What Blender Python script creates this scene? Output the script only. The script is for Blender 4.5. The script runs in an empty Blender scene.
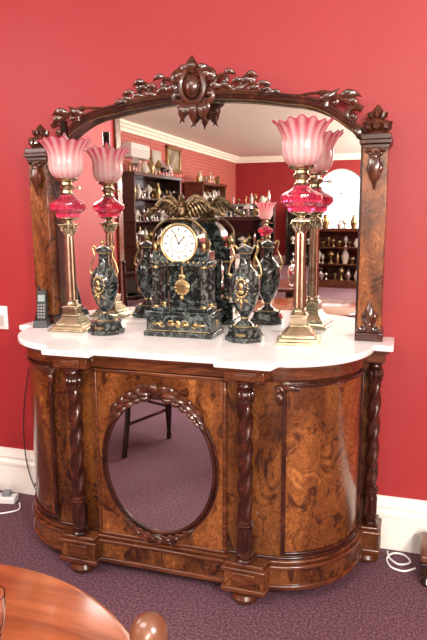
import bpy, math
from mathutils import Vector, Matrix
from math import sin, cos, pi, radians, sqrt

sc = bpy.context.scene
sc.view_settings.view_transform = 'Standard'
sc.view_settings.look = 'None'

# ------------------------------------------------------------------ materials
def newmat(name):
    m = bpy.data.materials.new(name); m.use_nodes = True
    nt = m.node_tree; b = nt.nodes['Principled BSDF']
    return m, nt, b

def plain(name, col, rough=.5, metal=0, trans=0, coat=0, ior=1.45):
    m, nt, b = newmat(name)
    b.inputs['Base Color'].default_value = (*col, 1)
    b.inputs['Roughness'].default_value = rough
    b.inputs['Metallic'].default_value = metal
    b.inputs['Transmission Weight'].default_value = trans
    b.inputs['Coat Weight'].default_value = coat
    b.inputs['Coat Roughness'].default_value = .08
    b.inputs['IOR'].default_value = ior
    return m

def ramp(nt, stops):
    r = nt.nodes.new('ShaderNodeValToRGB')
    e = r.color_ramp.elements
    while len(e) < len(stops): e.new(.5)
    for i, (p, c) in enumerate(stops):
        e[i].position = p; e[i].color = (*c, 1)
    return r

def noise(nt, scale, detail=6, dist=0, rough=.6, mapscale=None):
    tc = nt.nodes.new('ShaderNodeTexCoord')
    n = nt.nodes.new('ShaderNodeTexNoise')
    n.inputs['Scale'].default_value = scale
    n.inputs['Detail'].default_value = detail
    n.inputs['Distortion'].default_value = dist
    n.inputs['Roughness'].default_value = rough
    if mapscale:
        mp = nt.nodes.new('ShaderNodeMapping')
        mp.inputs['Scale'].default_value = mapscale
        nt.links.new(tc.outputs['Object'], mp.inputs['Vector'])
        nt.links.new(mp.outputs['Vector'], n.inputs['Vector'])
    else:
        nt.links.new(tc.outputs['Object'], n.inputs['Vector'])
    return n

def noisemat(name, scale, stops, rough=.4, detail=6, dist=0, metal=0, coat=0, bump=0, bscale=None, mapscale=None, nrough=.6):
    m, nt, b = newmat(name)
    n = noise(nt, scale, detail, dist, nrough, mapscale=mapscale)
    r = ramp(nt, stops)
    nt.links.new(n.outputs['Fac'], r.inputs['Fac'])
    nt.links.new(r.outputs['Color'], b.inputs['Base Color'])
    b.inputs['Roughness'].default_value = rough
    b.inputs['Metallic'].default_value = metal
    b.inputs['Coat Weight'].default_value = coat
    b.inputs['Coat Roughness'].default_value = .1
    if bump:
        n2 = noise(nt, bscale or scale, 4)
        bp = nt.nodes.new('ShaderNodeBump'); bp.inputs['Strength'].default_value = bump
        bp.inputs['Distance'].default_value = .01
        nt.links.new(n2.outputs['Fac'], bp.inputs['Height'])
        nt.links.new(bp.outputs['Normal'], b.inputs['Normal'])
    return m

def mult(nt, a, b_, f):
    mx = nt.nodes.new('ShaderNodeMix'); mx.data_type = 'RGBA'; mx.blend_type = 'MULTIPLY'
    mx.inputs['Factor'].default_value = f
    nt.links.new(a, mx.inputs['A']); nt.links.new(b_, mx.inputs['B'])
    return mx.outputs['Result']

def burr(name, k=1.0, mapscale=(1, 1, .55)):
    m, nt, b = newmat(name)
    n1 = noise(nt, 13, 10, 1.5, .68, mapscale=mapscale)
    c = lambda r, g, bb: (r*k, g*k, bb*k)
    r1 = ramp(nt, [(.30, c(.024, .007, .003)), (.42, c(.10, .030, .009)), (.50, c(.25, .086, .021)),
                   (.57, c(.15, .046, .013)), (.66, c(.32, .118, .031)), (.78, c(.42, .17, .05))])
    nt.links.new(n1.outputs['Fac'], r1.inputs['Fac'])
    n2 = noise(nt, 75, 4, .5)
    r2 = ramp(nt, [(.35, (.5, .45, .4)), (.6, (1, 1, 1))])
    nt.links.new(n2.outputs['Fac'], r2.inputs['Fac'])
    o = mult(nt, r1.outputs['Color'], r2.outputs['Color'], .6)
    n3 = noise(nt, 4.0, 4, 1.2, .5, mapscale=(1.4, 1, .5))
    r3 = ramp(nt, [(.38, (.30, .23, .20)), (.6, (1, 1, 1))])
    nt.links.new(n3.outputs['Fac'], r3.inputs['Fac'])
    o = mult(nt, o, r3.outputs['Color'], .88)
    nt.links.new(o, b.inputs['Base Color'])
    b.inputs['Roughness'].default_value = .27
    b.inputs['Coat Weight'].default_value = .6
    b.inputs['Coat Roughness'].default_value = .1
    return m

M = {}
M['burr'] = burr('burr_walnut', .9)
M['burr2'] = burr('burr_walnut_pale', 1.25, (1, 1, .7))
M['dark'] = noisemat('carved_walnut', 14, [(.3, (.012, .0035, .002)), (.55, (.045, .011, .006)), (.75, (.095, .026, .011))], .24, coat=.5)
M['carve'] = noisemat('carved_walnut_highlights', 18, [(.3, (.02, .006, .003)), (.55, (.065, .018, .008)), (.75, (.13, .037, .016))], .26, coat=.5)
M['mid'] = noisemat('moulded_walnut', 12, [(.3, (.035, .010, .004)), (.5, (.095, .026, .009)), (.7, (.17, .052, .016))], .26, coat=.5, dist=1.5, mapscale=(.4, 1, 3))
M['marble'] = noisemat('white_marble', 4, [(.3, (.76, .76, .78)), (.45, (.92, .92, .93)), (.6, (.96, .96, .97))], .18, dist=1.5, detail=8)
M['green'] = noisemat('verde_marble', 16, [(.3, (.006, .009, .009)), (.52, (.016, .022, .022)), (.58, (.15, .18, .17)), (.62, (.03, .045, .045)), (.72, (.008, .012, .013))], .1, dist=3.0, detail=8, coat=.5)
M['brass'] = noisemat('aged_brass', 20, [(.3, (.38, .33, .21)), (.7, (.68, .62, .45))], .24, metal=1)
M['gold'] = noisemat('ormolu', 40, [(.3, (.27, .20, .09)), (.7, (.55, .43, .21))], .33, metal=1)
M['bronze'] = noisemat('patinated_bronze', 50, [(.35, (.05, .035, .022)), (.7, (.26, .19, .10))], .38, metal=1)
M['ruby'] = plain('ruby_glass', (.88, .07, .19), .04, trans=.8, coat=1, ior=1.45)
M['rim'] = plain('cranberry_rim', (.60, .05, .14), .1, trans=.3, coat=1)
M['glass'] = plain('clear_glass', (1, 1, 1), .02, trans=1, ior=1.45)
M['dialw'] = plain('enamel_dial', (.86, .84, .80), .25, coat=.5)
M['ink'] = plain('black_ink', (.01, .01, .01), .5)
M['mirror'] = plain('mirror_glass', (.92, .93, .92), .0, metal=1)
M['plasticb'] = plain('black_plastic', (.015, .015, .018), .35)
M['plasticg'] = plain('grey_plastic', (.22, .23, .25), .4)
M['screen'] = plain('phone_display', (.25, .32, .33), .15)
M['white'] = plain('white_plastic', (.75, .75, .74), .35)
M['cord'] = plain('white_cord', (.8, .8, .8), .4)
M['paint'] = plain('skirting_paint', (.82, .80, .75), .35, coat=.2)
M['silver'] = plain('silver_plate', (.8, .8, .82), .15, metal=1)
M['china'] = plain('white_china', (.70, .67, .60), .2, coat=.5)
M['ebony'] = noisemat('ebonised_wood', 10, [(.3, (.008, .004, .003)), (.7, (.035, .014, .008))], .25, coat=.5)
M['leather'] = plain('seat_leather', (.06, .015, .012), .4)
M['cream'] = plain('ceiling_paint', (.92, .89, .77), .8)
M['grille'] = plain('vent_grey', (.5, .48, .44), .6)
M['table'] = noisemat('mahogany_top', 6, [(.3, (.18, .042, .013)), (.5, (.28, .072, .021)), (.7, (.37, .105, .034))], .2, dist=1, coat=.4, mapscale=(.5, 4, 1))
M['tan'] = noisemat('polished_beech', 20, [(.3, (.10, .035, .017)), (.7, (.18, .07, .034))], .3, coat=.4, mapscale=(1, 1, .3))
M['canvas'] = noisemat('oil_canvas', 3, [(.3, (.05, .06, .04)), (.5, (.25, .2, .12)), (.7, (.55, .5, .4))], .5)
M['wall'] = noisemat('red_wall_paint', 1.2, [(.3, (.295, .015, .019)), (.7, (.33, .019, .023))], .55, bump=.05, bscale=90)
m, nt, b = newmat('red_painted_brick'); M['brick'] = m
tc = nt.nodes.new('ShaderNodeTexCoord'); sp = nt.nodes.new('ShaderNodeSeparateXYZ'); cb = nt.nodes.new('ShaderNodeCombineXYZ')
br = nt.nodes.new('ShaderNodeTexBrick')
nt.links.new(tc.outputs['Object'], sp.inputs[0]); nt.links.new(sp.outputs['Y'], cb.inputs['X']); nt.links.new(sp.outputs['Z'], cb.inputs['Y'])
nt.links.new(cb.outputs[0], br.inputs['Vector'])
br.inputs['Color1'].default_value = (.48, .11, .085, 1); br.inputs['Color2'].default_value = (.40, .08, .065, 1); br.inputs['Mortar'].default_value = (.58, .25, .20, 1)
br.inputs['Scale'].default_value = 3.5
nt.links.new(br.outputs['Color'], b.inputs['Base Color']); b.inputs['Roughness'].default_value = .6
m, nt, b = newmat('mauve_carpet'); M['carpet'] = m
n1 = noise(nt, 110, 3); r1 = ramp(nt, [(.35, (.050, .018, .031)), (.5, (.112, .046, .068)), (.66, (.215, .105, .14))])
nt.links.new(n1.outputs['Fac'], r1.inputs['Fac']); nt.links.new(r1.outputs['Color'], b.inputs['Base Color'])
b.inputs['Roughness'].default_value = .95
bp = nt.nodes.new('ShaderNodeBump'); bp.inputs['Strength'].default_value = .5; bp.inputs['Distance'].default_value = .004
nt.links.new(n1.outputs['Fac'], bp.inputs['Height']); nt.links.new(bp.outputs['Normal'], b.inputs['Normal'])
# cranberry-to-opal shade glass
m, nt, b = newmat('cranberry_shade_glass'); M['shade'] = m
tc = nt.nodes.new('ShaderNodeTexCoord'); sp = nt.nodes.new('ShaderNodeSeparateXYZ'); mr = nt.nodes.new('ShaderNodeMapRange')
mr.inputs['From Min'].default_value = .69; mr.inputs['From Max'].default_value = .875
nt.links.new(tc.outputs['Object'], sp.inputs[0]); nt.links.new(sp.outputs['Z'], mr.inputs['Value'])
r1 = ramp(nt, [(0, (.86, .42, .47)), (.2, (.96, .78, .77)), (.5, (.94, .60, .62)), (.8, (.76, .16, .25)), (1, (.74, .15, .24))])
nt.links.new(mr.outputs[0], r1.inputs['Fac'])
def mth(op, a, bval=None, b2=None):
    n = nt.nodes.new('ShaderNodeMath'); n.operation = op
    nt.links.new(a, n.inputs[0])
    if b2 is not None: nt.links.new(b2, n.inputs[1])
    elif bval is not None: n.inputs[1].default_value = bval
    return n.outputs[0]
at = mth('ARCTAN2', sp.outputs['Y'], b2=sp.outputs['X'])
st = mth('COSINE', mth('MULTIPLY', at, 16.0))
st = mth('MULTIPLY', mth('ADD', st, 1.0), .34)
mx = nt.nodes.new('ShaderNodeMix'); mx.data_type = 'RGBA'
nt.links.new(st, mx.inputs['Factor']); nt.links.new(r1.outputs['Color'], mx.inputs['A']); mx.inputs['B'].default_value = (.99, .90, .89, 1)
shc = mx.outputs['Result']
nt.links.new(shc, b.inputs['Base Color'])
b.inputs['Roughness'].default_value = .2; b.inputs['Coat Weight'].default_value = .6
tr = nt.nodes.new('ShaderNodeBsdfTranslucent'); nt.links.new(shc, tr.inputs['Color'])
tp = nt.nodes.new('ShaderNodeBsdfTransparent'); nt.links.new(shc, tp.inputs['Color'])
mx1 = nt.nodes.new('ShaderNodeMixShader'); mx1.inputs[0].default_value = .5
mx2 = nt.nodes.new('ShaderNodeMixShader'); mx2.inputs[0].default_value = .22
out = nt.nodes['Material Output']
nt.links.new(b.outputs[0], mx1.inputs[1]); nt.links.new(tr.outputs[0], mx1.inputs[2])
nt.links.new(mx1.outputs[0], mx2.inputs[1]); nt.links.new(tp.outputs[0], mx2.inputs[2]); nt.links.new(mx2.outputs[0], out.inputs[0])

# ------------------------------------------------------------------ mesh builder
def empty(name, loc=(0, 0, 0), rz=0, s=1):
    e = bpy.data.objects.new(name, None); sc.collection.objects.link(e)
    e.location = loc; e.rotation_euler = (0, 0, rz); e.scale = (s, s, s); e.empty_display_size = .05
    return e

class P:
    def __init__(s, parent, name, mat, bevel=0, ang=35):
        s.v = []; s.f = []; s.parent = parent; s.name = name; s.mat = mat; s.bevel = bevel; s.ang = ang; s.M = None
    def add(s, vs, fs):
        o = len(s.v)
        if s.M is not None: vs = [tuple(s.M @ Vector(v)) for v in vs]
        s.v += [tuple(v) for v in vs]; s.f += [tuple(i + o for i in f) for f in fs]
    def box(s, x0, x1, y0, y1, z0, z1):
        s.prism([(x0, y0), (x1, y0), (x1, y1), (x0, y1)], z0, z1)
    def prism(s, pts, z0, z1, pts2=None):
        n = len(pts); q = pts2 or pts
        vs = [(x, y, z0) for x, y in pts] + [(x, y, z1) for x, y in q]
        fs = [tuple(range(n - 1, -1, -1)), tuple(range(n, 2 * n))] + [(i, (i + 1) % n, (i + 1) % n + n, i + n) for i in range(n)]
        s.add(vs, fs)
    def prismy(s, pts, y0, y1):
        n = len(pts)
        vs = [(x, y0, z) for x, z in pts] + [(x, y1, z) for x, z in pts]
        fs = [tuple(range(n)), tuple(range(2 * n - 1, n - 1, -1))] + [(i, i + n, (i + 1) % n + n, (i + 1) % n) for i in range(n)]
        s.add(vs, fs)
    def lathe(s, cx, cy, z0, prof, seg=28, mod=None, axis='z'):
        vs = []; fs = []
        for (r, z) in prof:
            for k in range(seg):
                a = 2 * pi * k / seg
                rr = mod(a, z, r) if mod else r
                if axis == 'z': vs.append((cx + rr * cos(a), cy + rr * sin(a), z0 + z))
                else: vs.append((cx + rr * cos(a), cy - z, z0 + rr * sin(a)))
        n = len(prof)
        for i in range(n - 1):
            for k in range(seg):
                k2 = (k + 1) % seg
                fs.append((i * seg + k, i * seg + k2, (i + 1) * seg + k2, (i + 1) * seg + k))
        if prof[0][0] > 1e-5: fs.append(tuple(range(seg - 1, -1, -1)))
        if prof[-1][0] > 1e-5: fs.append(tuple((n - 1) * seg + k for k in range(seg)))
        s.add(vs, fs)
    def shell(s, cx, cy, z0, prof, seg=48, mod=None):
        vs = []; fs = []; n = len(prof)
        for (r, z) in prof:
            for k in range(seg):
                a = 2 * pi * k / seg
                rr, zz = mod(a, z, r) if mod else (r, z)
                vs.append((cx + rr * cos(a), cy + rr * sin(a), z0 + zz))
        for i in range(n - 1):
            for k in range(seg):
                k2 = (k + 1) % seg
                fs.append((i * seg + k, i * seg + k2, (i + 1) * seg + k2, (i + 1) * seg + k))
        s.add(vs, fs)
    def tube(s, pts, rad, n=8, flat=1, closed=False):
        pts = [Vector(p) for p in pts]; m = len(pts)
        if not hasattr(rad, '__len__'): rad = [rad] * m
        rad = list(rad) + [rad[-1]] * (m - len(rad))
        vs = []; fs = []; prev = None
        for i in range(m):
            if closed: t = pts[(i + 1) % m] - pts[i - 1]
            else: t = pts[min(i + 1, m - 1)] - pts[max(i - 1, 0)]
            if t.length < 1e-9: t = Vector((0, 0, 1))
            t.normalize()
            ref = Vector((0, 1, 0)) if (flat != 1 or abs(t.y) < .9) and prev is None else prev
            if ref is None: ref = Vector((1, 0, 0))
            if prev is None and abs(t.dot(ref)) > .95: ref = Vector((1, 0, 0))
            nn = ref - t * ref.dot(t); nn.normalize(); prev = nn
            bb = t.cross(nn)
            for k in range(n):
                a = 2 * pi * k / n
                vs.append(pts[i] + nn * cos(a) * rad[i] * flat + bb * sin(a) * rad[i])
        L = m if closed else m - 1
        for i in range(L):
            j = (i + 1) % m
            for k in range(n):
                k2 = (k + 1) % n
                fs.append((i * n + k, j * n + k, j * n + k2, i * n + k2))
        if not closed:
            fs.append(tuple(range(n))); fs.append(tuple((m - 1) * n + k for k in range(n - 1, -1, -1)))
        s.add(vs, fs)
    def ell(s, c, r, rot=None, nu=16, nv=10):
        vs = []; fs = []
        R = rot or Matrix.Identity(3)
        for i in range(nv + 1):
            ph = pi * i / nv
            for k in range(nu):
                a = 2 * pi * k / nu
                p = Vector((r[0] * max(sin(ph), 1e-3) * cos(a), r[1] * max(sin(ph), 1e-3) * sin(a), -r[2] * cos(ph)))
                vs.append(Vector(c) + R @ p)
        for i in range(nv):
            for k in range(nu):
                k2 = (k + 1) % nu
                fs.append((i * nu + k, i * nu + k2, (i + 1) * nu + k2, (i + 1) * nu + k))
        s.add(vs, fs)
    def leaf(s, x, y, z, ang, L, W, curl=.6, flat=.6):
        pts = []; rd = []
        a = ang; px, pz = x, z; N = 9
        for i in range(N + 1):
            t = i / N
            pts.append((px, y - .25 * W * sin(pi * t), pz)); rd.append(max(W * .5 * sin(pi * min(1, t ** .75)), W * .06))
            a += curl / N; px += cos(a) * L / N; pz += sin(a) * L / N
        s.tube(pts, rd, 8, flat)
    def spiral(s, cx, cy, cz, r0, r1, a0, a1, th0, th1, flat=.9, ball=1.0, n=26, sx=1):
        pts = []; rd = []
        for i in range(n + 1):
            t = i / n; r = r0 * (r1 / r0) ** t; a = a0 + (a1 - a0) * t
            pts.append((cx + sx * r * cos(a), cy, cz + r * sin(a))); rd.append(th0 + (th1 - th0) * t)
        s.tube(pts, rd, 8, flat)
        if ball: s.ell((cx, cy - th1 * .3, cz), (r1 * 1.3 * ball, r1 * ball, r1 * 1.3 * ball), nu=10, nv=8)
    def done(s):
        me = bpy.data.meshes.new(s.name); me.from_pydata(s.v, [], s.f); me.update()
        me.polygons.foreach_set('use_smooth', [True] * len(me.polygons))
        try: me.set_sharp_from_angle(angle=radians(s.ang))
        except Exception: pass
        me.materials.append(s.mat)
        ob = bpy.data.objects.new(s.name, me); sc.collection.objects.link(ob)
        if s.parent is not None: ob.parent = s.parent
        if s.bevel:
            b = ob.modifiers.new('bevel', 'BEVEL'); b.width = s.bevel; b.segments = 2; b.limit_method = 'ANGLE'; b.angle_limit = radians(50)
        return ob

def bez(p, n=20):
    p = [Vector(q) for q in p]; out = []
    for i in range(len(p) - 1):
        a = p[max(i - 1, 0)]; b = p[i]; c = p[i + 1]; d = p[min(i + 2, len(p) - 1)]
        for k in range(n):
            t = k / n
            out.append(.5 * ((2 * b) + (c - a) * t + (2 * a - 5 * b + 4 * c - d) * t * t + (3 * b - a - 3 * c + d) * t ** 3))
    out.append(p[-1]); return out

def single(name, mat, fn, bevel=0, parent=None):
    p = P(parent, name, mat, bevel); fn(p); return p.done()

# ------------------------------------------------------------------ room
XL, XR, YF, ZC = -4.0, 4.0, -15.0, 3.05
single('floor', M['carpet'], lambda p: p.box(XL - .2, XR + .2, YF - .2, .2, -.1, 0))
single('ceiling', M['cream'], lambda p: p.box(XL - .2, XR + .2, YF - .2, .2, ZC, ZC + .1))
single('wall_back', M['wall'], lambda p: p.box(XL - .2, XR + .2, 0, .2, 0, ZC))
single('wall_left', M['brick'], lambda p: p.box(XL - .2, XL, YF, 0, 0, ZC))
single('wall_right', M['wall'], lambda p: p.box(XR, XR + .2, YF, 0, 0, ZC))
single('wall_partition', M['wall'], lambda p: p.box(-2.4, -2.2, -3.6, -.0, 0, ZC))
single('trim_partition', M['mid'], lambda p: p.box(-2.42, -2.17, -3.72, -3.6, 0, ZC - .02), .01)
wx, wr, wz0, wzs = -.95, .68, .55, 1.98
def wf(p):
    p.box(XL, wx - wr, YF - .2, YF, 0, ZC); p.box(wx + wr, XR, YF - .2, YF, 0, ZC)
    p.box(wx - wr, wx + wr, YF - .2, YF, 0, wz0)
    N = 16
    for i in range(N):
        a = pi - pi * i / N; b2 = pi - pi * (i + 1) / N
        p.prismy([(wx + wr * cos(a), wzs + wr * sin(a)), (wx + wr * cos(b2), wzs + wr * sin(b2)), (wx + wr * cos(b2), ZC), (wx + wr * cos(a), ZC)], YF - .2, YF)
single('wall_front', M['wall'], wf)
wn = empty('window_1', (wx, YF - .1, 0))
p = P(wn, 'frame', M['paint'])
arch = [(-wr, 0, wz0), (-wr, 0, wzs)] + [(wr * cos(pi - pi * i / 16), 0, wzs + wr * sin(pi * i / 16)) for i in range(17)] + [(wr, 0, wz0)]
p.tube(arch, .05, 6, closed=True)
p.box(-.02, .02, -.02, .02, wz0, wzs + wr); p.box(-wr, wr, -.02, .02, 1.2, 1.24); p.box(-wr, wr, -.02, .02, wzs - .02, wzs + .02)
p.done()
def cornice(p):
    for k, (w, h) in enumerate(((.16, .05), (.11, .10), (.06, .16))):
        p.box(XL, XL + w, YF, 0, ZC - h, ZC); p.box(XL, XR, YF, YF + w, ZC - h, ZC)
        p.box(XR - w, XR, YF, 0, ZC - h, ZC); p.box(XL, XR, -w, 0, ZC - h, ZC)
single('trim_cornice', M['cream'], cornice)
def bb(p):
    prof = [(0, 0), (-.022, 0), (-.022, .15), (-.030, .155), (-.030, .17), (-.018, .185), (-.022, .2), (-.010, .225), (-.006, .24), (0, .24)]
    n = len(prof); vs = [(XL, y, z) for y, z in prof] + [(XR, y, z) for y, z in prof]
    fs = [(i, (i + 1) % n, (i + 1) % n + n, i + n) for i in range(n)] + [tuple(range(n)), tuple(range(2 * n - 1, n - 1, -1))]
    p.add(vs, fs)
single('baseboard_back', M['paint'], bb)
single('baseboard_left', M['paint'], lambda p: p.box(XL, XL + .02, YF, -.05, 0, .24))
single('baseboard_front', M['paint'], lambda p: (p.box(XL, XR, YF, YF + .02, 0, .24)))
single('baseboard_right', M['paint'], lambda p: p.box(XR - .02, XR, YF, -.05, 0, .24))

# ------------------------------------------------------------------ credenza
YC, YB, A0, B0, XE, YE = .535, .578, .325, .352, .42, .17
def outline(o, blocks=True, back=True, N=22, yb=-.034):
    pts = [(0, -(YC + o))]
    if blocks:
        pts += [(.28 - o, -(YC + o)), (.28 - o, -(YB + o)), (XE + o, -(YB + o))]
    a, b = A0 + o, B0 + o
    for i in range(N + 1):
        t = pi / 2 * i / N
        x = XE + a * sin(t); y = -YE - b * cos(t)
        if blocks and x <= XE + o + 1e-4: continue
        if back and y > -(.158 + o): continue
        pts.append((x, y))
    if back:
        pts += [(pts[-1][0], -(.158 + o)), (.815 + o, -(.158 + o)), (.815 + o, yb)]
    else:
        pts += [(.748 + o, yb)]
    left = [(-x, y) for x, y in pts[1:]][::-1]
    return left + pts

cz = empty('credenza')
p = P(cz, 'marble_top', M['marble'], .007); p.prism(outline(.034, yb=-.002), .926, .95); p.done()
p = P(cz, 'frieze', M['mid'], .003)
p.prism(outline(.018), .913, .9255); p.prism(outline(.004), .872, .913)
p.done()
p = P(cz, 'carcass', M['burr']); p.prism(outline(-.012, False, False), .10, .88); p.box(.70, .80, -.085, -.034, .1, .88); p.box(-.80, -.70, -.085, -.034, .1, .88); p.done()
p = P(cz, 'plinth', M['burr'], .004)
p.prism(outline(.006), .055, .135); p.done()
p = P(cz, 'plinth_moulding', M['mid'], .004)
p.prism(outline(.016), .135, .15); p.prism(outline(.004), .15, .165); p.prism(outline(.016), .05, .070); p.done()
p = P(cz, 'under_moulding', M['dark'], .003); p.prism(outline(-.004, False, False), .862, .874); p.prism(outline(-.004, False, False), .163, .176); p.done()
p = P(cz, 'bun_feet', M['mid'])
for x, y in ((.35, -.545), (-.35, -.545), (.775, -.125), (-.775, -.125), (.35, -.1), (-.35, -.1)):
    p.lathe(x, y, 0, [(.0, 0), (.034, 0), (.052, .012), (.056, .026), (.048, .040), (.034, .046), (.034, .052), (.0, .052)], 28)
p.done()
p = P(cz, 'centre_door', M['burr2'], .002); p.box(-.258, .258, -YC - .004, -YC + .03, .18, .855); p.done()
p = P(cz, 'door_moulding', M['mid'], .003)
for (x0, x1, z0, z1) in ((-.272, -.258, .172, .868), (.258, .272, .172, .868), (-.272, .272, .855, .87), (-.272, .272, .17, .182)):
    p.box(x0, x1, -YC - .008, -YC + .03, z0, z1)
p.done()
yo = -YC - .006; ozc = .496
def ov(rx, rz, y, n=64): return [(rx * cos(2 * pi * i / n), y, ozc + rz * sin(2 * pi * i / n)) for i in range(n)]
p = P(cz, 'oval_mirror_glass', M['mirror']); pts = ov(.222, .274, 0, 64); p.prismy([(q[0], q[2]) for q in pts], yo - .003, yo + .002); p.done()
p = P(cz, 'oval_mirror_frame', M['dark']); p.tube(ov(.227, .278, yo - .003), .008, 10, closed=True); p.tube(ov(.240, .292, yo), .006, 8, closed=True); p.done()
p = P(cz, 'oval_carving', M['carve'])
def oleaf(s, th, dr, off, L, W, curl, yy=.012):
    t = radians(th); x = (.230 + dr) * sin(t); z = ozc + (.285 + dr) * cos(t)
    dx, dz = cos(t) * .230, -sin(t) * .285
    a = math.atan2(dz, dx) + off
    if s < 0: a = pi - a; curl = -curl
    p.leaf(s * x, yo - yy, z, a, L, W, curl, flat=.8)
for s in (1, -1):
    for k, th in enumerate((2, 11, 20, 29, 37)):
        oleaf(s, th, .020, .75, .065, .036 - .003 * k, -1.6)
        oleaf(s, th + 4, -.002, -.45, .055, .028 - .003 * k, 1.2, .016)
        oleaf(s, th + 2, .010, .02, .085, .026 - .002 * k, .1, .020)
    oleaf(s, 44, .006, .0, .08, .020, -.2)
    t = radians(14); p.spiral(s * .25 * sin(t), yo - .018, ozc + .314 * cos(t), .022, .006, 2.6, -2.4, .009, .006, sx=s, n=16)
    t = radians(32); p.spiral(s * .25 * sin(t), yo - .016, ozc + .310 * cos(t), .017, .005, 2.6, -2.4, .008, .005, sx=s, n=16)
    for k, th in enumerate((180, 172, 164, 156)):
        t = radians(th); x = .236 * sin(t); z = ozc + .290 * cos(t)
        a = math.atan2(sin(t) * .285, -cos(t) * .230)
        for off, cu, L, W, d in ((-.6, 1.3, .058, .030, .012), (.4, -1.0, .045, .024, .015), (0, 0, .07, .022, .018)):
            aa = a + off; c2 = cu
            if s < 0: aa = pi - aa; c2 = -cu
            p.leaf(s * x, yo - d, z, aa, L, W - .002 * k, c2, flat=.8)
    t = radians(166); p.spiral(s * .245 * sin(t), yo - .018, ozc + .303 * cos(t), .018, .005, -2.6, 2.4, .008, .005, sx=s, n=14)
p.ell((0, yo - .020, ozc + .306), (.028, .016, .020)); p.leaf(0, yo - .022, ozc + .295, pi / 2, .052, .042, 0)
p.leaf(.012, yo - .020, ozc + .302, .9, .055, .030, -.8); p.leaf(-.012, yo - .020, ozc + .302, pi - .9, .055, .030, .8)
p.ell((0, yo - .018, ozc - .296), (.028, .016, .019)); p.leaf(0, yo - .018, ozc - .288, -pi / 2, .034, .034, 0)
p.done()
def cband(p, sx, t0, t1, z0, z1, oi, oo, n=16):
    ins = []; outs = []
    for i in range(n + 1):
        t = t0 + (t1 - t0) * i / n
        ins.append((sx * (XE + (A0 + oi) * sin(t)), -YE - (B0 + oi) * cos(t)))
        outs.append((sx * (XE + (A0 + oo) * sin(t)), -YE - (B0 + oo) * cos(t)))
    p.prism(outs + ins[::-1], z0, z1)
for sx, nm in ((1, 'a'), (-1, 'b')):
    t0, t1 = radians(13), radians(80)
    p = P(cz, 'curved_door_' + nm, M['burr2'], .002); cband(p, sx, t0, t1, .20, .845, -.02, -.004); p.done()
    p = P(cz, 'curved_door_moulding_' + nm, M['dark'], .002)
    for za, zb in ((.845, .857), (.188, .20)): cband(p, sx, t0 - .02, t1 + .02, za, zb, -.02, .004)
    cband(p, sx, t0 - .045, t0, .188, .857, -.02, .004, 2); cband(p, sx, t1, t1 + .045, .188, .857, -.02, .004, 2)
    p.done()
    p = P(cz, 'door_mount_' + nm, M['carve'])
    for (dx, dz, r) in ((.0, 0, .016), (.036, .004, .014), (.066, .002, .010)):
        t = math.asin((.045 + dx) / A0); y = -YE - B0 * cos(t) - .010; x = sx * (XE + .045 + dx)
        p.spiral(x, y, .836 + dz, r, .005, 0, 4.8, .008, .005, sx=sx, n=14)
    t = math.asin(.06 / A0)
    p.leaf(sx * (XE + .05), -YE - B0 * cos(t) - .008, .83, -pi / 2, .055, .028, 0)
    p.leaf(sx * (XE + .03), -YE - B0 * cos(t) - .008, .848, 0 if sx > 0 else pi, .10, .022, 0)
    p.done()
def twist(p, x, y, z0, z1, r, nst=3, pitch=.10):
    prof = []; N = 90
    for i in range(N + 1): prof.append((r, z0 + (z1 - z0) * i / N))
    def mod(a, z, rr):
        e = min(1, (z - z0) / .02, (z1 - z) / .02)
        return rr * (1 + .20 * max(e, 0) * cos(nst * (a - 2 * pi * z / (pitch * nst))))
    p.lathe(x, y, 0, prof, 30, mod)
def ringcol(p, x, y, r):
    for z, h, k in ((.165, .016, 1.35), (.181, .012, 1.1), (.193, .010, 1.3), (.30, .010, 1.25), (.31, .012, 1.4), (.322, .01, 1.25), (.79, .01, 1.3), (.80, .03, 1.05), (.83, .012, 1.35), (.842, .02, 1.15), (.862, .012, 1.45)):
        p.lathe(x, y, z, [(0, 0), (r * k * .85, 0), (r * k, h * .3), (r * k, h * .7), (r * k * .85, h), (0, h)], 24)
for (x, y, r, nm) in ((.35, -.555, .0245, 'a'), (-.35, -.555, .0245, 'b'), (.783, -.122, .0225, 'c'), (-.783, -.122, .0225, 'd')):
    p = P(cz, 'twist_column_' + nm, M['dark']); twist(p, x, y, .20, .302, r * 1.1, 6, .4); twist(p, x, y, .33, .79, r)
    ringcol(p, x, y, r)
    for k in range(8):
        a = 2 * pi * k / 8; p.ell((x + r * 1.05 * cos(a), y + r * 1.05 * sin(a), .816), (.009, .009, .018), nu=8, nv=6)
    p.done()
p = P(cz, 'column_blocks', M['mid'], .003)
for sx in (1, -1):
    x0, x1 = sorted((sx * .305, sx * .395))
    p.box(x0, x1, -YB - .012, -YB + .01, .875, .91)
    p.box(x0 + .012, x1 - .012, -YB - .017, -YB + .01, .882, .903)
    p.box(x0, x1, -YB - .012, -YB + .01, .075, .13)
p.done()
p = P(cz, 'escutcheon', M['brass']); p.ell((-.247, -YC - .006, .5), (.006, .002, .011)); p.done()

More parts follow.
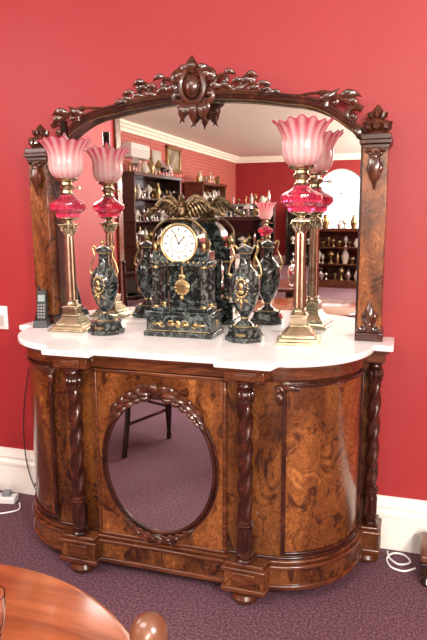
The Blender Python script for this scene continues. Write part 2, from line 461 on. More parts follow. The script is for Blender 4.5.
# ------------------------------------------------------------------ mirror back
mb = empty('sideboard_mirror')
arc = [(.698, 1.745), (.685, 1.765), (.655, 1.79), (.62, 1.815), (.58, 1.845), (.53, 1.872), (.47, 1.893), (.38, 1.908), (.25, 1.928), (.12, 1.94), (0, 1.944)]
top = [(x, z) for x, z in arc] + [(-x, z) for x, z in arc[::-1][1:]]
p = P(mb, 'mirror_plate', M['mirror']); p.prismy([(-.70, .951)] + [(.70, .951)] + top, -.016, -.012); p.done()
p = P(mb, 'backboard', M['dark']); p.prismy([(-.76, .951)] + [(.76, .951)] + [(.76, 1.70)] + [(x, z + .02) for x, z in top] + [(-.76, 1.70)], -.011, -.003); p.done()
p = P(mb, 'arched_frame', M['dark'])
for yy in (-.055, -.035, -.018):
    p.tube(bez([(x, yy, z + .010) for x, z in top], 5), .016, 10)
fr2 = bez([(x * 1.0, -.066, z + .022) for x, z in top], 5); p.tube(fr2, .009, 8)
for sx in (1, -1): p.box(*sorted((sx * .690, sx * .704)), -.07, -.005, .951, 1.75)
p.done()
fr3 = bez([(x, -.062, z - .008) for x, z in top], 5)
p = P(mb, 'reflection_line', M['gold']); p.tube(fr3, .0025, 6); p.done()  # thin gold tube stands in for the pale reflection along the arch
for sx, nm in ((1, 'a'), (-1, 'b')):
    X = lambda a, b_: sorted((sx * a, sx * b_))
    p = P(mb, 'pillar_' + nm, M['burr2'], .003)
    p.box(*X(.702, .797), -.118, -.004, .985, 1.715); p.done()
    p = P(mb, 'pillar_mouldings_' + nm, M['dark'], .003)
    p.box(*X(.694, .805), -.128, -.004, .951, .985); p.box(*X(.698, .801), -.122, -.004, .985, .995)
    p.box(*X(.698, .801), -.124, -.004, 1.705, 1.722); p.box(*X(.688, .811), -.135, -.004, 1.722, 1.738); p.box(*X(.694, .805), -.13, -.004, 1.738, 1.76)
    cx = sx * .7495
    p.done()
    p = P(mb, 'pillar_carving_' + nm, M['carve'])
    y = -.124
    for s2 in (1, -1):
        p.spiral(cx + s2 * .020, y, 1.685, .019, .006, .3, 5, .008, .005, sx=s2, n=14)
        p.leaf(cx + s2 * .008, y, 1.66, -pi / 2 + s2 * .5, .07, .030, -s2 * .9)
        p.leaf(cx + s2 * .004, y, 1.63, -pi / 2 + s2 * .6, .05, .024, -s2 * .9)
        p.spiral(cx + s2 * .022, y - .004, 1.012, .018, .006, -.3, -5, .008, .005, sx=s2, n=14)
        p.leaf(cx + s2 * .008, y, 1.02, pi / 2 - s2 * .5, .07, .028, s2 * .9)
    p.leaf(cx, y - .004, 1.70, -pi / 2, .15, .042, 0); p.leaf(cx, y - .004, 1.0, pi / 2, .12, .040, 0)
    p.ell((cx, y - .008, 1.672), (.017, .014, .017)); p.ell((cx, y - .008, 1.02), (.018, .014, .018))
    p.lathe(cx, -.075, 1.76, [(.0, 0), (.044, 0), (.046, .007), (.028, .012), (.022, .02), (.034, .03), (.040, .042), (.030, .056), (.018, .064), (.022, .074), (.024, .084), (.016, .096), (.008, .106), (.0, .114)], 20)
    for k in range(8):
        a = 2 * pi * k / 8
        pts = [(cx + .026 * cos(a), -.075 + .026 * sin(a), 1.770), (cx + .044 * cos(a), -.075 + .044 * sin(a), 1.786), (cx + .046 * cos(a), -.075 + .046 * sin(a), 1.802), (cx + .056 * cos(a), -.075 + .056 * sin(a), 1.806)]
        p.tube(pts, [.012, .014, .012, .005], 6)
        pts = [(cx + .014 * cos(a), -.075 + .014 * sin(a), 1.822), (cx + .030 * cos(a), -.075 + .030 * sin(a), 1.830), (cx + .036 * cos(a), -.075 + .036 * sin(a), 1.843)]
        p.tube(pts, [.009, .010, .004], 6)
    p.done()
# crest
p = P(mb, 'crest_carving', M['carve'])
y = -.085
p.ell((0, y - .012, 1.985), (.036, .024, .05)); p.tube([(0.052 * cos(t), y - .012, 1.985 + .068 * sin(t)) for t in [2 * pi * i / 28 for i in range(28)]], .012, 8, closed=True)
p.leaf(0, y - .01, 2.03, pi / 2, .075, .055, 0); p.leaf(0, y, 1.94, -pi / 2, .11, .05, 0)
for s in (1, -1):
    A = lambda a: a if s > 0 else pi - a
    p.leaf(s * .012, y, 2.035, A(1.1), .07, .036, -s * 1.4); p.leaf(s * .02, y, 2.02, A(.6), .08, .034, -s * 1.2)
    p.spiral(s * .072, y, 2.02, .032, .008, 2.2, -3.6, .012, .007, sx=s)
    p.spiral(s * .066, y, 1.955, .036, .009, -2.4, 3.6, .014, .008, sx=s)
    p.leaf(s * .04, y, 1.93, A(-1.1), .09, .038, -s * .8); p.leaf(s * .02, y, 1.93, A(-1.4), .10, .034, s * .5)
    p.spiral(s * .045, y, 1.90, .028, .007, 1.2, -4.2, .011, .007, sx=s)
    for (xx, zz, r, a0, a1, th) in ((.130, 2.000, .042, 3.4, -2.0, .009), (.194, 1.976, .029, -3.3, 2.2, .008), (.244, 1.992, .041, 3.5, -2.2, .009), (.306, 1.962, .025, -3.2, 2.2, .007)):
        p.spiral(s * xx, y + .01, zz, r, .008, a0, a1, th, .006, sx=s)
    for (xx, zz, a, L, W, c) in ((.10, 1.98, .5, .09, .026, -1.6), (.13, 2.032, .5, .06, .024, -1.4), (.165, 1.985, 1.0, .065, .022, -1.6), (.16, 1.965, -.1, .08, .022, .7),
                                 (.205, 1.98, 1.1, .065, .022, -1.6), (.225, 2.022, .3, .06, .022, -1.2), (.225, 1.965, -.1, .075, .020, .6), (.268, 1.97, .8, .07, .022, -1.5),
                                 (.29, 1.955, .4, .06, .020, -1.3), (.30, 1.945, -.05, .06, .018, .3), (.06, 1.985, .2, .07, .034, -.8), (.33, 1.945, .3, .05, .018, -1.2)):
        p.leaf(s * xx, y + .006, zz, A(a), L, W, s * c)
    p.tube(bez([(s * .05, y + .01, 1.960), (s * .14, y + .01, 1.960), (s * .22, y + .01, 1.953), (s * .30, y + .01, 1.943), (s * .355, y + .01, 1.930)], 6), [.010] * 20 + [.006], 8)
    p.spiral(s * .655, y + .015, 1.835, .042, .010, .6, 6.2, .013, .009, sx=s)
    p.tube(bez([(s * .44, y + .015, 1.925), (s * .53, y + .015, 1.930), (s * .60, y + .015, 1.908), (s * .655, y + .015, 1.880), (s * .690, y + .015, 1.858)], 6), [.006] * 6 + [.012] * 19, 8)
    p.spiral(s * .580, y + .015, 1.890, .032, .008, 3.6, -1.5, .011, .007, sx=s)
    p.leaf(s * .60, y + .01, 1.91, A(.5), .09, .034, -s * 1.0); p.leaf(s * .66, y + .01, 1.80, A(-1.2), .07, .034, s * .8)
    p.leaf(s * .52, y + .01, 1.905, A(.15), .09, .028, s * .5); p.leaf(s * .63, y + .01, 1.90, A(.0), .07, .028, -s * 1.4)
p.done()

# ------------------------------------------------------------------ oil lamps
def sq(h): return [(-h, -h), (h, -h), (h, h), (-h, h)]
def oil_lamp(loc, rz, s, chim=True):
    e = empty('oil_lamp', loc, rz, s)
    p = P(e, 'stepped_base', M['brass'], .002)
    p.prism(sq(.088), 0, .012); p.prism(sq(.078), .012, .024, sq(.074)); p.prism(sq(.066), .024, .034); p.prism(sq(.062), .034, .066, sq(.036)); p.prism(sq(.040), .066, .074); p.prism(sq(.033), .074, .106); p.prism(sq(.037), .106, .114)
    p.done()
    p = P(e, 'fluted_column', M['brass'])
    p.lathe(0, 0, .112, [(0, 0), (.031, 0), (.033, .006), (.028, .012), (.026, .018), (.029, .024), (.022, .030), (.0, .030)], 28)
    N = 12
    p.lathe(0, 0, .138, [(.0235 - .003 * i / N, .30 * i / N) for i in range(N + 1)], 60, lambda a, z, r: r * (1 + .07 * cos(12 * a)))
    p.lathe(0, 0, .436, [(0, 0), (.024, 0), (.024, .006), (.02, .008), (.022, .03), (.033, .045), (0, .045)], 28)
    for j, (zz, rr) in enumerate(((.442, .0), (.455, .004))):
        for k in range(8):
            a = 2 * pi * (k + .5 * j) / 8
            p.tube([((.021 + rr) * cos(a), (.021 + rr) * sin(a), zz), ((.026 + rr) * cos(a), (.026 + rr) * sin(a), zz + .014), ((.034 + rr) * cos(a), (.034 + rr) * sin(a), zz + .022), ((.036 + rr) * cos(a), (.036 + rr) * sin(a), zz + .016)], [.006, .007, .005, .003], 6)
    p.done()
    p = P(e, 'abacus', M['brass'], .002); p.prism(sq(.036), .480, .488)
    p.lathe(0, 0, .488, [(.024, 0), (.026, .004), (.014, .008), (.014, .014), (.040, .022), (.046, .028), (.0, .028)], 28)
    p.done()
    p = P(e, 'ruby_font', M['ruby'])
    prof = [(.0, .0), (.042, .0), (.052, .006), (.055, .024), (.064, .030), (.076, .040), (.079, .052), (.077, .066), (.064, .076), (.044, .086), (.030, .098), (.026, .106), (.0, .106)]
    p.lathe(0, 0, .515, prof, 64, lambda a, z, r: r * (1 + .04 * abs(cos(8 * a))))
    p.done()
    p = P(e, 'burner', M['brass'])
    p.lathe(0, 0, .618, [(.0, 0), (.030, 0), (.032, .006), (.024, .010), (.022, .02), (.032, .028), (.034, .040), (.026, .046), (.024, .056), (.048, .066), (.052, .072), (.05, .076), (.0, .070)], 32)
    p.tube([(.03, 0, .65), (.062, 0, .648)], .003, 8); p.lathe(.064, 0, .642, [(0, 0), (.010, 0), (.010, .012), (0, .012)], 14)
    p.done()
    p = P(e, 'ruffled_shade', M['shade'], ang=80)
    prof = [(.050, .688), (.047, .694), (.056, .70), (.068, .715), (.075, .735), (.077, .755), (.075, .775), (.076, .795), (.083, .812), (.092, .828), (.102, .842), (.110, .850), (.113, .853)]
    def md(a, z, r):
        t = max(0, (z - .70) / .153)
        rr = r * (1 + (.014 + .028 * t * t) * cos(16 * a))
        return rr, z + .005 * t ** 3 * cos(16 * a) + .006 * t ** 3 * cos(4 * a)
    p.shell(0, 0, 0, prof, 160, md)
    ob = p.done(); so = ob.modifiers.new('th', 'SOLIDIFY'); so.thickness = .002
    rim = []
    p = P(e, 'shade_rim', M['rim'])
    for i in range(160):
        a = 2 * pi * i / 160; r, z = md(a, .853, .113); rim.append((r * cos(a), r * sin(a), z))
    p.tube(rim, .002, 6, closed=True); p.done()
    if chim:
        p = P(e, 'glass_chimney', M['glass'])
        p.shell(0, 0, 0, [(.022, .69), (.03, .72), (.031, .745), (.022, .785), (.018, .82), (.018, .94)], 28, None)
        ob = p.done(); so = ob.modifiers.new('th', 'SOLIDIFY'); so.thickness = .002
    return e
oil_lamp((.480, -.20, .95), radians(8), 1.0, False)
oil_lamp((-.546, -.21, .95), radians(4), .965, True)

# ------------------------------------------------------------------ mantel clock
ck = empty('mantel_clock', (-.02, -.18, .95))
p = P(ck, 'marble_case', M['green'], .003)
p.box(-.155, .155, -.085, .08, 0, .022); p.box(-.145, .145, -.076, .075, .022, .09); p.box(-.15, .15, -.08, .078, .09, .108)
p.box(-.128, .128, -.066, .066, .108, .124)
p.box(-.075, .075, .02, .06, .124, .30)
p.box(-.128, .128, -.066, .066, .30, .318)
p.box(-.10, .10, -.05, .055, .318, .335)
arcp = [(-.088, .335), (.088, .335)] + [(.088 * cos(t), .392 + .088 * sin(t)) for t in [pi * i / 20 for i in range(21)]]
p.prismy(arcp, -.048, .055)
p.box(-.125, -.090, -.04, .05, .318, .36); p.box(.090, .125, -.04, .05, .318, .36)
p.done()
p = P(ck, 'columns', M['green'])
for x in (-.108, .108):
    for y in (-.048, .045):
        p.lathe(x, y, .124, [(.0, 0), (.017, .0), (.016, .02), (.0145, .176), (0, .176)], 24)
p.done()
p = P(ck, 'ormolu_mounts', M['gold'])
for x in (-.108, .108):
    for y in (-.048, .045):
        for z, r in ((.124, .020), (.290, .020)):
            p.lathe(x, y, z, [(0, 0), (r, 0), (r * 1.05, .004), (r, .008), (0, .008)], 20)
yf = -.079
for s in (1, -1):
    p.spiral(s * .035, yf, .056, .017, .005, 2.6, -3, .003, .002, sx=s); p.spiral(s * .075, yf, .056, .015, .005, -2.6, 3, .003, .002, sx=s)
    p.leaf(s * .01, yf, .056, 0 if s > 0 else pi, .04, .018, 0); p.leaf(s * .08, yf, .056, 0 if s > 0 else pi, .045, .012, 0)
    p.ell((s * .108, -.043, .375), (.010, .01, .022)); p.lathe(s * .108, -.0, .36, [(0, 0), (.014, 0), (.008, .01), (.016, .026), (.012, .038), (.004, .048), (0, .056)], 16)
    for k in range(5): p.leaf(s * (.02 + .022 * k), -.067, .310, pi / 2 - s * .6, .014, .007, 0)
p.ell((0, yf, .056), (.013, .005, .017))
p.tube([(-.142, yf + .001, .026), (.142, yf + .001, .026)], .002, 6)
p.ell((.147, 0, .056), (.004, .022, .014))
p.tube([(.078 * cos(t), -.052, .392 + .078 * sin(t)) for t in [2 * pi * i / 48 for i in range(48)]], .0065, 8, closed=True)
p.tube([(.036 * cos(t), -.054, .392 + .036 * sin(t)) for t in [2 * pi * i / 48 for i in range(48)]], .0015, 6, closed=True)
p.tube([(0, -.02, .30), (0, -.02, .22)], .004, 8)
p.lathe(0, -.016, .205, [(0, 0), (.034, 0), (.034, .006), (.026, .010), (.0, .008)], 32, axis='y')
for k in range(12):
    a = 2 * pi * k / 12; p.ell((.030 * cos(a), -.026, .205 + .030 * sin(a)), (.006, .004, .006), nu=8, nv=6)
p.ell((0, -.022, .25), (.018, .006, .014)); p.leaf(0, -.02, .175, -pi / 2, .035, .02, 0)
p.done()
p = P(ck, 'dial', M['dialw']); p.lathe(0, -.048, .392, [(0, 0), (.074, 0), (.074, .003), (.0, .004)], 48, axis='y'); p.done()
p = P(ck, 'numerals_and_hands', M['ink'])
for k in range(12):
    a = 2 * pi * k / 12; ca, sa = cos(a), sin(a)
    p.tube([(.052 * ca, -.0535, .392 + .052 * sa), (.066 * ca, -.0525, .392 + .066 * sa)], .0020, 5)
p.tube([(0, -.055, .392), (.026, -.055, .42)], .002, 6); p.tube([(0, -.055, .392), (-.02, -.055, .44)], .0016, 6); p.ell((0, -.055, .392), (.005, .003, .005))
p.done()
p = P(ck, 'eagle', M['bronze'])
zb = .485
p.ell((0, 0, zb), (.06, .04, .018))
p.ell((.0, -.004, zb + .045), (.024, .026, .042), Matrix.Rotation(radians(-25), 3, 'X'))
p.ell((.006, -.03, zb + .092), (.013, .018, .014)); p.tube([(.003, -.018, zb + .065), (.005, -.026, zb + .09)], [.017, .012], 10)
p.tube([(.006, -.045, zb + .094), (.007, -.056, zb + .09), (.007, -.058, zb + .082)], [.006, .004, .001], 8)
p.tube([(0, .015, zb + .02), (0, .04, zb + .005), (0, .06, zb - .01)], [.014, .018, .02], 8, .5)
for s in (1, -1):
    p.tube(bez([(s * .018, -.005, zb + .06), (s * .05, 0, zb + .095), (s * .085, 0, zb + .088), (s * .12, 0, zb + .06)], 6), [.012] * 10 + [.009] * 9, 8, .7)
    for k in range(11):
        t = k / 10; bx = s * (.02 + .10 * t); bz = zb + .06 + .035 * sin(pi * min(1, t * 1.1)) - .005 * t
        a = -pi / 2 + s * (.15 + .75 * t)
        p.leaf(bx, .002 + .001 * k, bz, a, .065 + .02 * t, .019, s * .35, flat=.35)
        p.leaf(bx, -.006, bz + .002, a, .035, .016, s * .3, flat=.4)
    p.tube([(s * .012, -.01, zb + .02), (s * .014, -.014, zb)], .008, 8)
    for j in (-1, 0, 1): p.tube([(s * .014, -.014, zb + .004), (s * .014 + j * .008, -.03, zb + .012)], [.005, .002], 6)
p.tube(bez([(-.12, -.03, .37), (-.115, -.04, .43), (-.09, -.045, .465), (-.05, -.045, .49), (0, -.045, .492), (.05, -.045, .49), (.09, -.045, .465), (.115, -.04, .43), (.12, -.03, .37)], 5), .006, 8)
p.done()

# ------------------------------------------------------------------ garniture urns
def urn(loc, rz=0, s=1):
    e = empty('garniture_urn', loc, rz, s)
    oc = lambda r: [(r * cos(pi / 8 + k * pi / 4), r * sin(pi / 8 + k * pi / 4)) for k in range(8)]
    p = P(e, 'plinth', M['green'], .002); p.prism(oc(.082), 0, .020); p.prism(oc(.074), .020, .048, oc(.064)); p.prism(oc(.070), .048, .058)
    p.done()
    p = P(e, 'urn_body', M['green'])
    p.lathe(0, 0, .06, [(0, 0), (.040, 0), (.034, .010), (.018, .022), (.014, .034), (.022, .046), (.038, .070), (.052, .105), (.060, .145), (.062, .175), (.058, .200), (.046, .222), (.030, .238), (.022, .255), (.021, .285), (.026, .300), (.0, .300)], 36)
    p.lathe(0, 0, .358, [(0, 0), (.026, 0), (.036, .010), (.037, .014), (.024, .022), (.010, .028), (0, .030)], 28)
    p.done()
    p = P(e, 'gilt_mounts', M['gold'])
    for z, r in ((.09, .017), (.30, .023), (.354, .026)):
        p.lathe(0, 0, z, [(0, 0), (r, 0), (r * 1.08, .003), (r, .006), (0, .006)], 28)
    p.lathe(0, 0, .384, [(.0, 0), (.007, 0), (.005, .008), (.010, .018), (.007, .028), (0, .034)], 16)
    p.tube([(.0475 * cos(t), .0475 * sin(t), .06) for t in [2 * pi * i / 32 for i in range(32)]], .003, 6, closed=True)
    for s2 in (1, -1):
        p.tube(bez([(s2 * .054, 0, .262), (s2 * .068, 0, .272), (s2 * .060, 0, .31), (s2 * .044, 0, .345), (s2 * .052, 0, .378), (s2 * .040, 0, .385), (s2 * .026, 0, .362)], 6), .0036, 8)
        p.spiral(s2 * .058, 0, .258, .011, .004, 1.2, 5.5, .004, .002, sx=s2, n=14)
    yy = -.064
    for k in range(18):
        a = 2 * pi * k / 18
        p.ell((.025 * cos(a), yy + .012 * abs(cos(a)) ** 2, .220 + .036 * sin(a)), (.005, .004, .006), nu=8, nv=6)
    p.ell((0, yy, .225), (.010, .005, .018)); p.ell((0, yy, .205), (.014, .005, .009))
    p.leaf(0, yy + .006, .18, -pi / 2, .045, .014, 0, flat=.5)
    for s2 in (1, -1): p.leaf(s2 * .008, yy + .008, .18, -pi / 2 + s2 * .7, .03, .010, s2 * .5, flat=.5)
    p.box(-.018, .018, -.074, -.066, .028, .038)
    p.done()
    return e
urn((-.362, -.245, .95), 0, .98)
urn((.262, -.228, .95), 0, 1.0)

# ------------------------------------------------------------------ cordless phone
e = empty('cordless_phone', (-.725, -.185, .95), radians(20))
p = P(e, 'dock', M['plasticb'], .004); p.prism([(-.035, -.045), (.035, -.045), (.035, .045), (-.035, .045)], 0, .035, [(-.03, -.03), (.03, -.03), (.03, .04), (-.03, .04)]); p.done()
HM = Matrix.Translation((0, 0, .02)) @ Matrix.Rotation(radians(-12), 4, 'X')
p = P(e, 'handset', M['plasticb'], .008); p.M = HM
p.prism([(-.024, -.014), (.024, -.014), (.024, .014), (-.024, .014)], 0, .15, [(-.022, -.011), (.022, -.011), (.022, .011), (-.022, .011)]); p.lathe(-.014, .004, .15, [(0, 0), (.006, 0), (.005, .02), (0, .021)], 10); p.done()
p = P(e, 'display', M['screen']); p.M = HM; p.box(-.016, .016, -.0145, -.012, .095, .125); p.done()
p = P(e, 'keys', M['plasticg'], .001); p.M = HM
for r in range(5):
    for c in range(3): p.box(-.017 + c * .0125, -.009 + c * .0125, -.0165, -.012, .018 + r * .014, .026 + r * .014)
p.done()

# ------------------------------------------------------------------ sockets, cables
e = empty('wall_socket', (-1.085, 0, .945))
p = P(e, 'plate', M['white'], .003); p.box(-.04, .04, -.01, 0, -.06, .06); p.done()
p = P(e, 'plug', M['white'], .004); p.box(-.02, .02, -.045, -.01, -.03, .02); p.done()
single('phone_cable', M['plasticb'], lambda p: p.tube(bez([(-.80, -.03, .92), (-.88, -.02, .86), (-.92, -.03, .7), (-.955, -.04, .5), (-.97, -.04, .3), (-.95, -.045, .15), (-.91, -.05, .05), (-.86, -.06, .006)], 8), .003, 6))
e = empty('power_board', (-1.10, -.14, 0), radians(12))
p = P(e, 'body', M['white'], .006); p.box(-.15, .12, -.03, .03, 0, .035); p.done()
p = P(e, 'plugs', M['plasticg'], .003); p.box(-.02, .02, -.018, .018, .035, .065); p.box(.05, .09, -.018, .018, .035, .06); p.done()
single('white_flex', M['cord'], lambda p: p.tube(bez([(-.955, -.13, .006), (-.92, -.2, .006), (-1.02, -.27, .006), (-1.18, -.26, .006), (-1.22, -.22, .006)], 8), .004, 6))
single('extension_cord', M['cord'], lambda p: p.tube(bez([(.86, -.05, .006), (.87, -.10, .006), (.91, -.14, .006), (.955, -.11, .006), (.93, -.06, .006), (.885, -.06, .006), (.86, -.11, .006), (.88, -.17, .006), (.93, -.185, .006), (.975, -.15, .006)], 8), .004, 6))

e = empty('footstool', (1.135, -.17, 0))
p = P(e, 'frame', M['ebony'], .005); p.box(-.145, .145, -.10, .10, .045, .10)
for a in (-1, 1):
    for b_ in (-1, 1): p.lathe(a * .12, b_ * .08, 0, [(0, 0), (.018, 0), (.024, .015), (.016, .035), (.02, .046), (0, .046)], 14)
p.done()
p = P(e, 'padded_top', M['tan'], .012); p.box(-.148, .148, -.103, .103, .10, .135); p.done()

# ------------------------------------------------------------------ foreground table, glasses, chairs
e = empty('round_table', (.140, -2.105, 0))
p = P(e, 'table_top', M['table'])
p.lathe(0, 0, .72, [(0, 0), (.45, 0), (.472, .004), (.478, .012), (.480, .020), (.475, .027), (.465, .03), (0, .03)], 96); p.done()
p = P(e, 'pedestal', M['ebony'])
p.lathe(0, 0, .12, [(0, 0), (.05, 0), (.06, .04), (.045, .1), (.035, .2), (.05, .3), (.065, .36), (.04, .44), (.05, .52), (.10, .57), (.11, .60), (0, .60)], 28)
for k in (60, 180, 300):
    a = radians(k); p.tube(bez([(.03 * cos(a), .03 * sin(a), .2), (.1 * cos(a), .1 * sin(a), .17), (.16 * cos(a), .16 * sin(a), .07), (.21 * cos(a), .21 * sin(a), .022)], 5), [.028] * 8 + [.022] * 8, 8)
p.done()
def tumbler(x, y, s=1):
    e = empty('crystal_glass', (x, y, .75), 0, s)
    p = P(e, 'bowl', M['glass'], ang=25)
    out = [(.0, 0), (.024, 0), (.026, .004), (.030, .03), (.034, .06), (.036, .085)]
    inn = [(.034, .085), (.031, .06), (.027, .03), (.022, .014), (0, .012)]
    p.lathe(0, 0, 0, out + inn, 36, lambda a, z, r: r * (1 + (.035 * abs(sin(9 * a)) if .006 < z < .062 else 0)))
    p.done()
tumbler(.226, -1.828, .9); tumbler(.132, -1.715, .85)

def chair(loc, rz, mat, name='dining_chair'):
    e = empty(name, loc, rz)
    p = P(e, 'legs', mat)
    for sx in (1, -1):
        p.lathe(sx * .19, .17, 0, [(0, 0), (.012, 0), (.018, .02), (.013, .05), (.02, .16), (.026, .28), (.018, .31), (.027, .33), (.018, .35), (.026, .38), (.026, .43), (0, .43)], 18)
        p.tube(bez([(sx * .19, -.24, 0), (sx * .19, -.2, .25), (sx * .19, -.19, .45), (sx * .195, -.205, .7), (sx * .20, -.235, .985)], 6), .017, 10)
        p.lathe(sx * .20, -.237, .98, [(0, 0), (.012, .0), (.014, .006), (.011, .010), (.018, .018), (.0215, .030), (.0215, .036), (.017, .048), (.008, .055), (.0, .057)], 24)
        p.tube([(sx * .19, -.19, .2), (sx * .19, .17, .2)], .010, 8)
    p.tube([(-.19, .17, .22), (.19, .17, .22)], .010, 8)
    p.done()
    p = P(e, 'rails', mat, .004)
    p.box(-.2, .2, .155, .19, .37, .43); p.box(-.2, .2, -.21, -.18, .37, .43); p.box(-.205, -.18, -.2, .18, .37, .43); p.box(.18, .205, -.2, .18, .37, .43); p.done()
    p = P(e, 'back_splats', mat)
    for z, w in ((.90, .024), (.68, .018)):
        yy = -.225 if z > .8 else -.205
        p.tube(bez([(-.195, yy, z), (-.1, yy - .005, z + .008), (0, yy - .008, z + .012), (.1, yy - .005, z + .008), (.195, yy, z)], 5), w, 10, .6)
    p.done()
    p = P(e, 'seat', M['leather'], .012); p.box(-.205, .205, -.2, .195, .43, .47); p.done()
    return e
chair((.870, -2.258, 0), radians(-90), M['tan'])
chair((-.80, -1.95, 0), radians(-160), M['ebony'])
chair((-1.35, -2.5, 0), radians(-30), M['ebony'])

def cabinet(loc, rz, W, H, D, name, mat=None, seed=3):
    mat = mat or M['ebony']
    import random; R = random.Random(seed)
    e = empty(name, loc, rz)
    p = P(e, 'case', mat, .006)
    p.box(-W / 2, -W / 2 + .04, 0, D, 0, H); p.box(W / 2 - .04, W / 2, 0, D, 0, H); p.box(-W / 2, W / 2, D - .02, D, 0, H); p.box(-W / 2 - .03, W / 2 + .03, -.03, D, H, H + .06); p.box(-W / 2, W / 2, 0, D, 0, .12)
    n = max(3, int(H / .4))
    for k in range(n): p.box(-W / 2, W / 2, .01, D, .12 + k * (H - .12) / n, .145 + k * (H - .12) / n)
    p.done()
    ps = [P(e, 'silverware', M['silver']), P(e, 'china', M['china']), P(e, 'brassware', M['gold'])]
    for k in range(n + 1):
        z = .145 + k * (H - .12) / n if k < n else H + .06
        x = -W / 2 + .10
        while x < W / 2 - .1:
            r = R.uniform(.035, .09); h = R.uniform(.12, .31); q = R.choice(ps); kind = R.random()
            if kind < .5: pr = [(0, 0), (r * .7, 0), (r * .25, h * .2), (r * .3, h * .35), (r, h * .6), (r * .8, h * .8), (r * .4, h * .9), (r * .1, h), (0, h)]
            elif kind < .8: pr = [(0, 0), (r * .6, 0), (r * .9, h * .3), (r, h * .5), (r * .6, h * .75), (r * .35, h * .9), (r * .5, h), (0, h)]
            else: pr = [(0, 0), (r * .7, 0), (r * .15, h * .1), (r * .12, h * .7), (r * .5, h * .75), (r * .3, h), (0, h)]
            q.lathe(x, D * .35, z, pr, 16)
            x += 2 * r + R.uniform(-.01, .05)
    for q in ps:
        if q.v: q.done()
    return e
cabinet((-3.5, -8.0, 0), radians(90), 2.2, 2.1, .42, 'display_cabinet', None, 3)
cabinet((-3.5, -11.4, 0), radians(90), 1.8, 2.1, .45, 'bookcase', M['mid'], 4)
cabinet((-1.9, -14.5, 0), radians(180), 1.0, 1.5, .4, 'dresser', None, 5)
cabinet((.6, -13.6, 0), radians(180), 1.1, 1.25, .5, 'chest_of_drawers', M['mid'], 6)
cabinet((-1.9, -6.6, 0), radians(160), 1.3, 1.35, .45, 'whatnot_shelf', None, 7)
cabinet((-.35, -9.5, 0), radians(185), 1.2, 1.1, .45, 'low_bookcase', M['mid'], 8)
cabinet((-2.4, -10.5, 0), radians(150), 1.1, 1.6, .45, 'etagere', None, 9)
e = empty('dining_table', (-.75, -3.55, 0))
p = P(e, 'top', M['mid'], .008); p.box(-.65, .65, -.42, .42, .715, .75); p.done()
p = P(e, 'legs', M['ebony'])
for a in (-.57, .57):
    for b_ in (-.34, .34): p.lathe(a, b_, 0, [(0, 0), (.02, 0), (.03, .03), (.02, .07), (.035, .3), (.045, .5), (.03, .55), (.045, .58), (.045, .715), (0, .715)], 20)
p.done()
oil_lamp((-.48, -3.45, .75), 0, .95, False)
def vase(x, y, z, r, h, mat, name='china_vase'):
    single(name, mat, lambda p: p.lathe(x, y, z, [(0, 0), (r * .6, 0), (r * .5, h * .05), (r * .9, h * .3), (r, h * .5), (r * .7, h * .75), (r * .35, h * .85), (r * .5, h), (r * .4, h), (0, h * .9)], 24))
vase(-.75, -3.4, .75, .07, .3, M['china']); vase(-.98, -3.5, .75, .06, .22, M['silver'], 'silver_jug'); vase(-1.2, -3.45, .75, .08, .34, M['gold'], 'gilt_vase')
vase(-.2, -3.5, .75, .07, .24, M['silver'], 'silver_urn')
e = empty('picture_frame', (XL + .03, -9.95, 2.62))
p = P(e, 'moulding', M['gold'], .01); p.box(-.03, .03, -.40, .40, -.30, -.23); p.box(-.03, .03, -.40, .40, .17, .24); p.box(-.03, .03, -.40, -.33, -.30, .24); p.box(-.03, .03, .33, .40, -.30, .24); p.done()
p = P(e, 'canvas', M['canvas']); p.box(-.03, 0, -.34, .34, -.24, .18); p.done()
e = empty('air_conditioner', (XL + .1, -7.9, 2.58))
p = P(e, 'case', M['white'], .02); p.box(-.1, .1, -.40, .40, -.13, .13); p.done()
p = P(e, 'louvres', M['grille'])
for k in range(5): p.box(.09, .108, -.37, .37, -.11 + k * .03, -.1 + k * .03)
p.done()
e = empty('wall_vent', (XL + .02, -9.0, 2.55)); p = P(e, 'grille', M['grille']); p.box(-.02, .02, -.22, .22, -.14, .14)
for k in range(6): p.box(.02, .035, -.2, .2, -.12 + k * .045, -.10 + k * .045)
p.done()

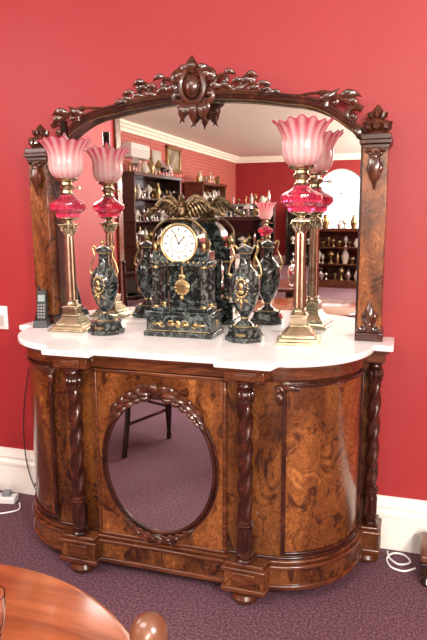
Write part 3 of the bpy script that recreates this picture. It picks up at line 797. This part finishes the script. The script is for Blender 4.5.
# ------------------------------------------------------------------ lights
def area(name, loc, target, size, power, col=(1, .96, .91), sy=None):
    l = bpy.data.lights.new(name, 'AREA'); l.energy = power; l.size = size; l.color = col
    if sy: l.shape = 'RECTANGLE'; l.size_y = sy
    o = bpy.data.objects.new(name, l); sc.collection.objects.link(o); o.location = loc
    d = Vector(target) - Vector(loc); o.rotation_euler = d.to_track_quat('-Z', 'Y').to_euler()
    return o
area('unseen_fill', (-.7, -3.0, 3.0), (-.7, -2.6, 0), 2.0, 92, sy=1.2)  # these three area lamps are unseen, added to light the sideboard and wall
area('unseen_fill', (2.2, -3.0, 2.3), (.2, -.2, .8), .6, 92)
area('unseen_fill', (-1.9, -1.6, 2.3), (-.2, -.2, .9), .8, 22)
for (x, y) in ((2.2, -5.5), (2.2, -9), (2.2, -12.5), (-3.0, -4.8)):  # invented pendants, added to brighten the ceiling seen in the mirror
    e = empty('fill_pendant', (x, y, 1.95))
    p = P(e, 'rod', M['brass']); p.tube([(0, 0, .1), (0, 0, ZC - 1.95)], .012, 8); p.lathe(0, 0, ZC - 1.99, [(0, 0), (.06, 0), (.05, .04), (0, .04)], 20); p.done()
    p = P(e, 'dish', M['brass']); p.lathe(0, 0, .0, [(0, .0), (.05, .01), (.09, .05), (.1, .09), (.09, .1), (0, .1)], 24); p.done()
    l = bpy.data.lights.new('fill_bulb', 'POINT'); l.energy = 780 if x > 0 and y < -6 else (230 if x > 0 else 60); l.color = (1, .95, .84); l.shadow_soft_size = .12
    o = bpy.data.objects.new('fill_point', l); sc.collection.objects.link(o); o.parent = e; o.location = (0, 0, .28)

w = bpy.data.worlds.new('World'); sc.world = w; w.use_nodes = True
w.node_tree.nodes['Background'].inputs[0].default_value = (.97, .98, 1, 1)
w.node_tree.nodes['Background'].inputs[1].default_value = 3

# ------------------------------------------------------------------ camera
yaw, pit, rol = radians(17.64), radians(9.957), radians(-.375)
F = Vector((-sin(yaw) * cos(pit), cos(yaw) * cos(pit), -sin(pit))); R = Vector((cos(yaw), sin(yaw), 0)); U = R.cross(F)
R2 = R * cos(rol) + U * sin(rol); U2 = -R * sin(rol) + U * cos(rol)
cam = bpy.data.cameras.new('camera'); co = bpy.data.objects.new('camera', cam); sc.collection.objects.link(co)
cam.sensor_fit = 'HORIZONTAL'; cam.sensor_width = 36; cam.lens = 607.85 * 36 / 427; cam.clip_start = .02
mt = Matrix.Identity(4)
for i in range(3): mt[i][0] = R2[i]; mt[i][1] = U2[i]; mt[i][2] = -F[i]
mt[0][3], mt[1][3], mt[2][3] = .882, -2.602, 1.464
co.matrix_world = mt
sc.camera = co
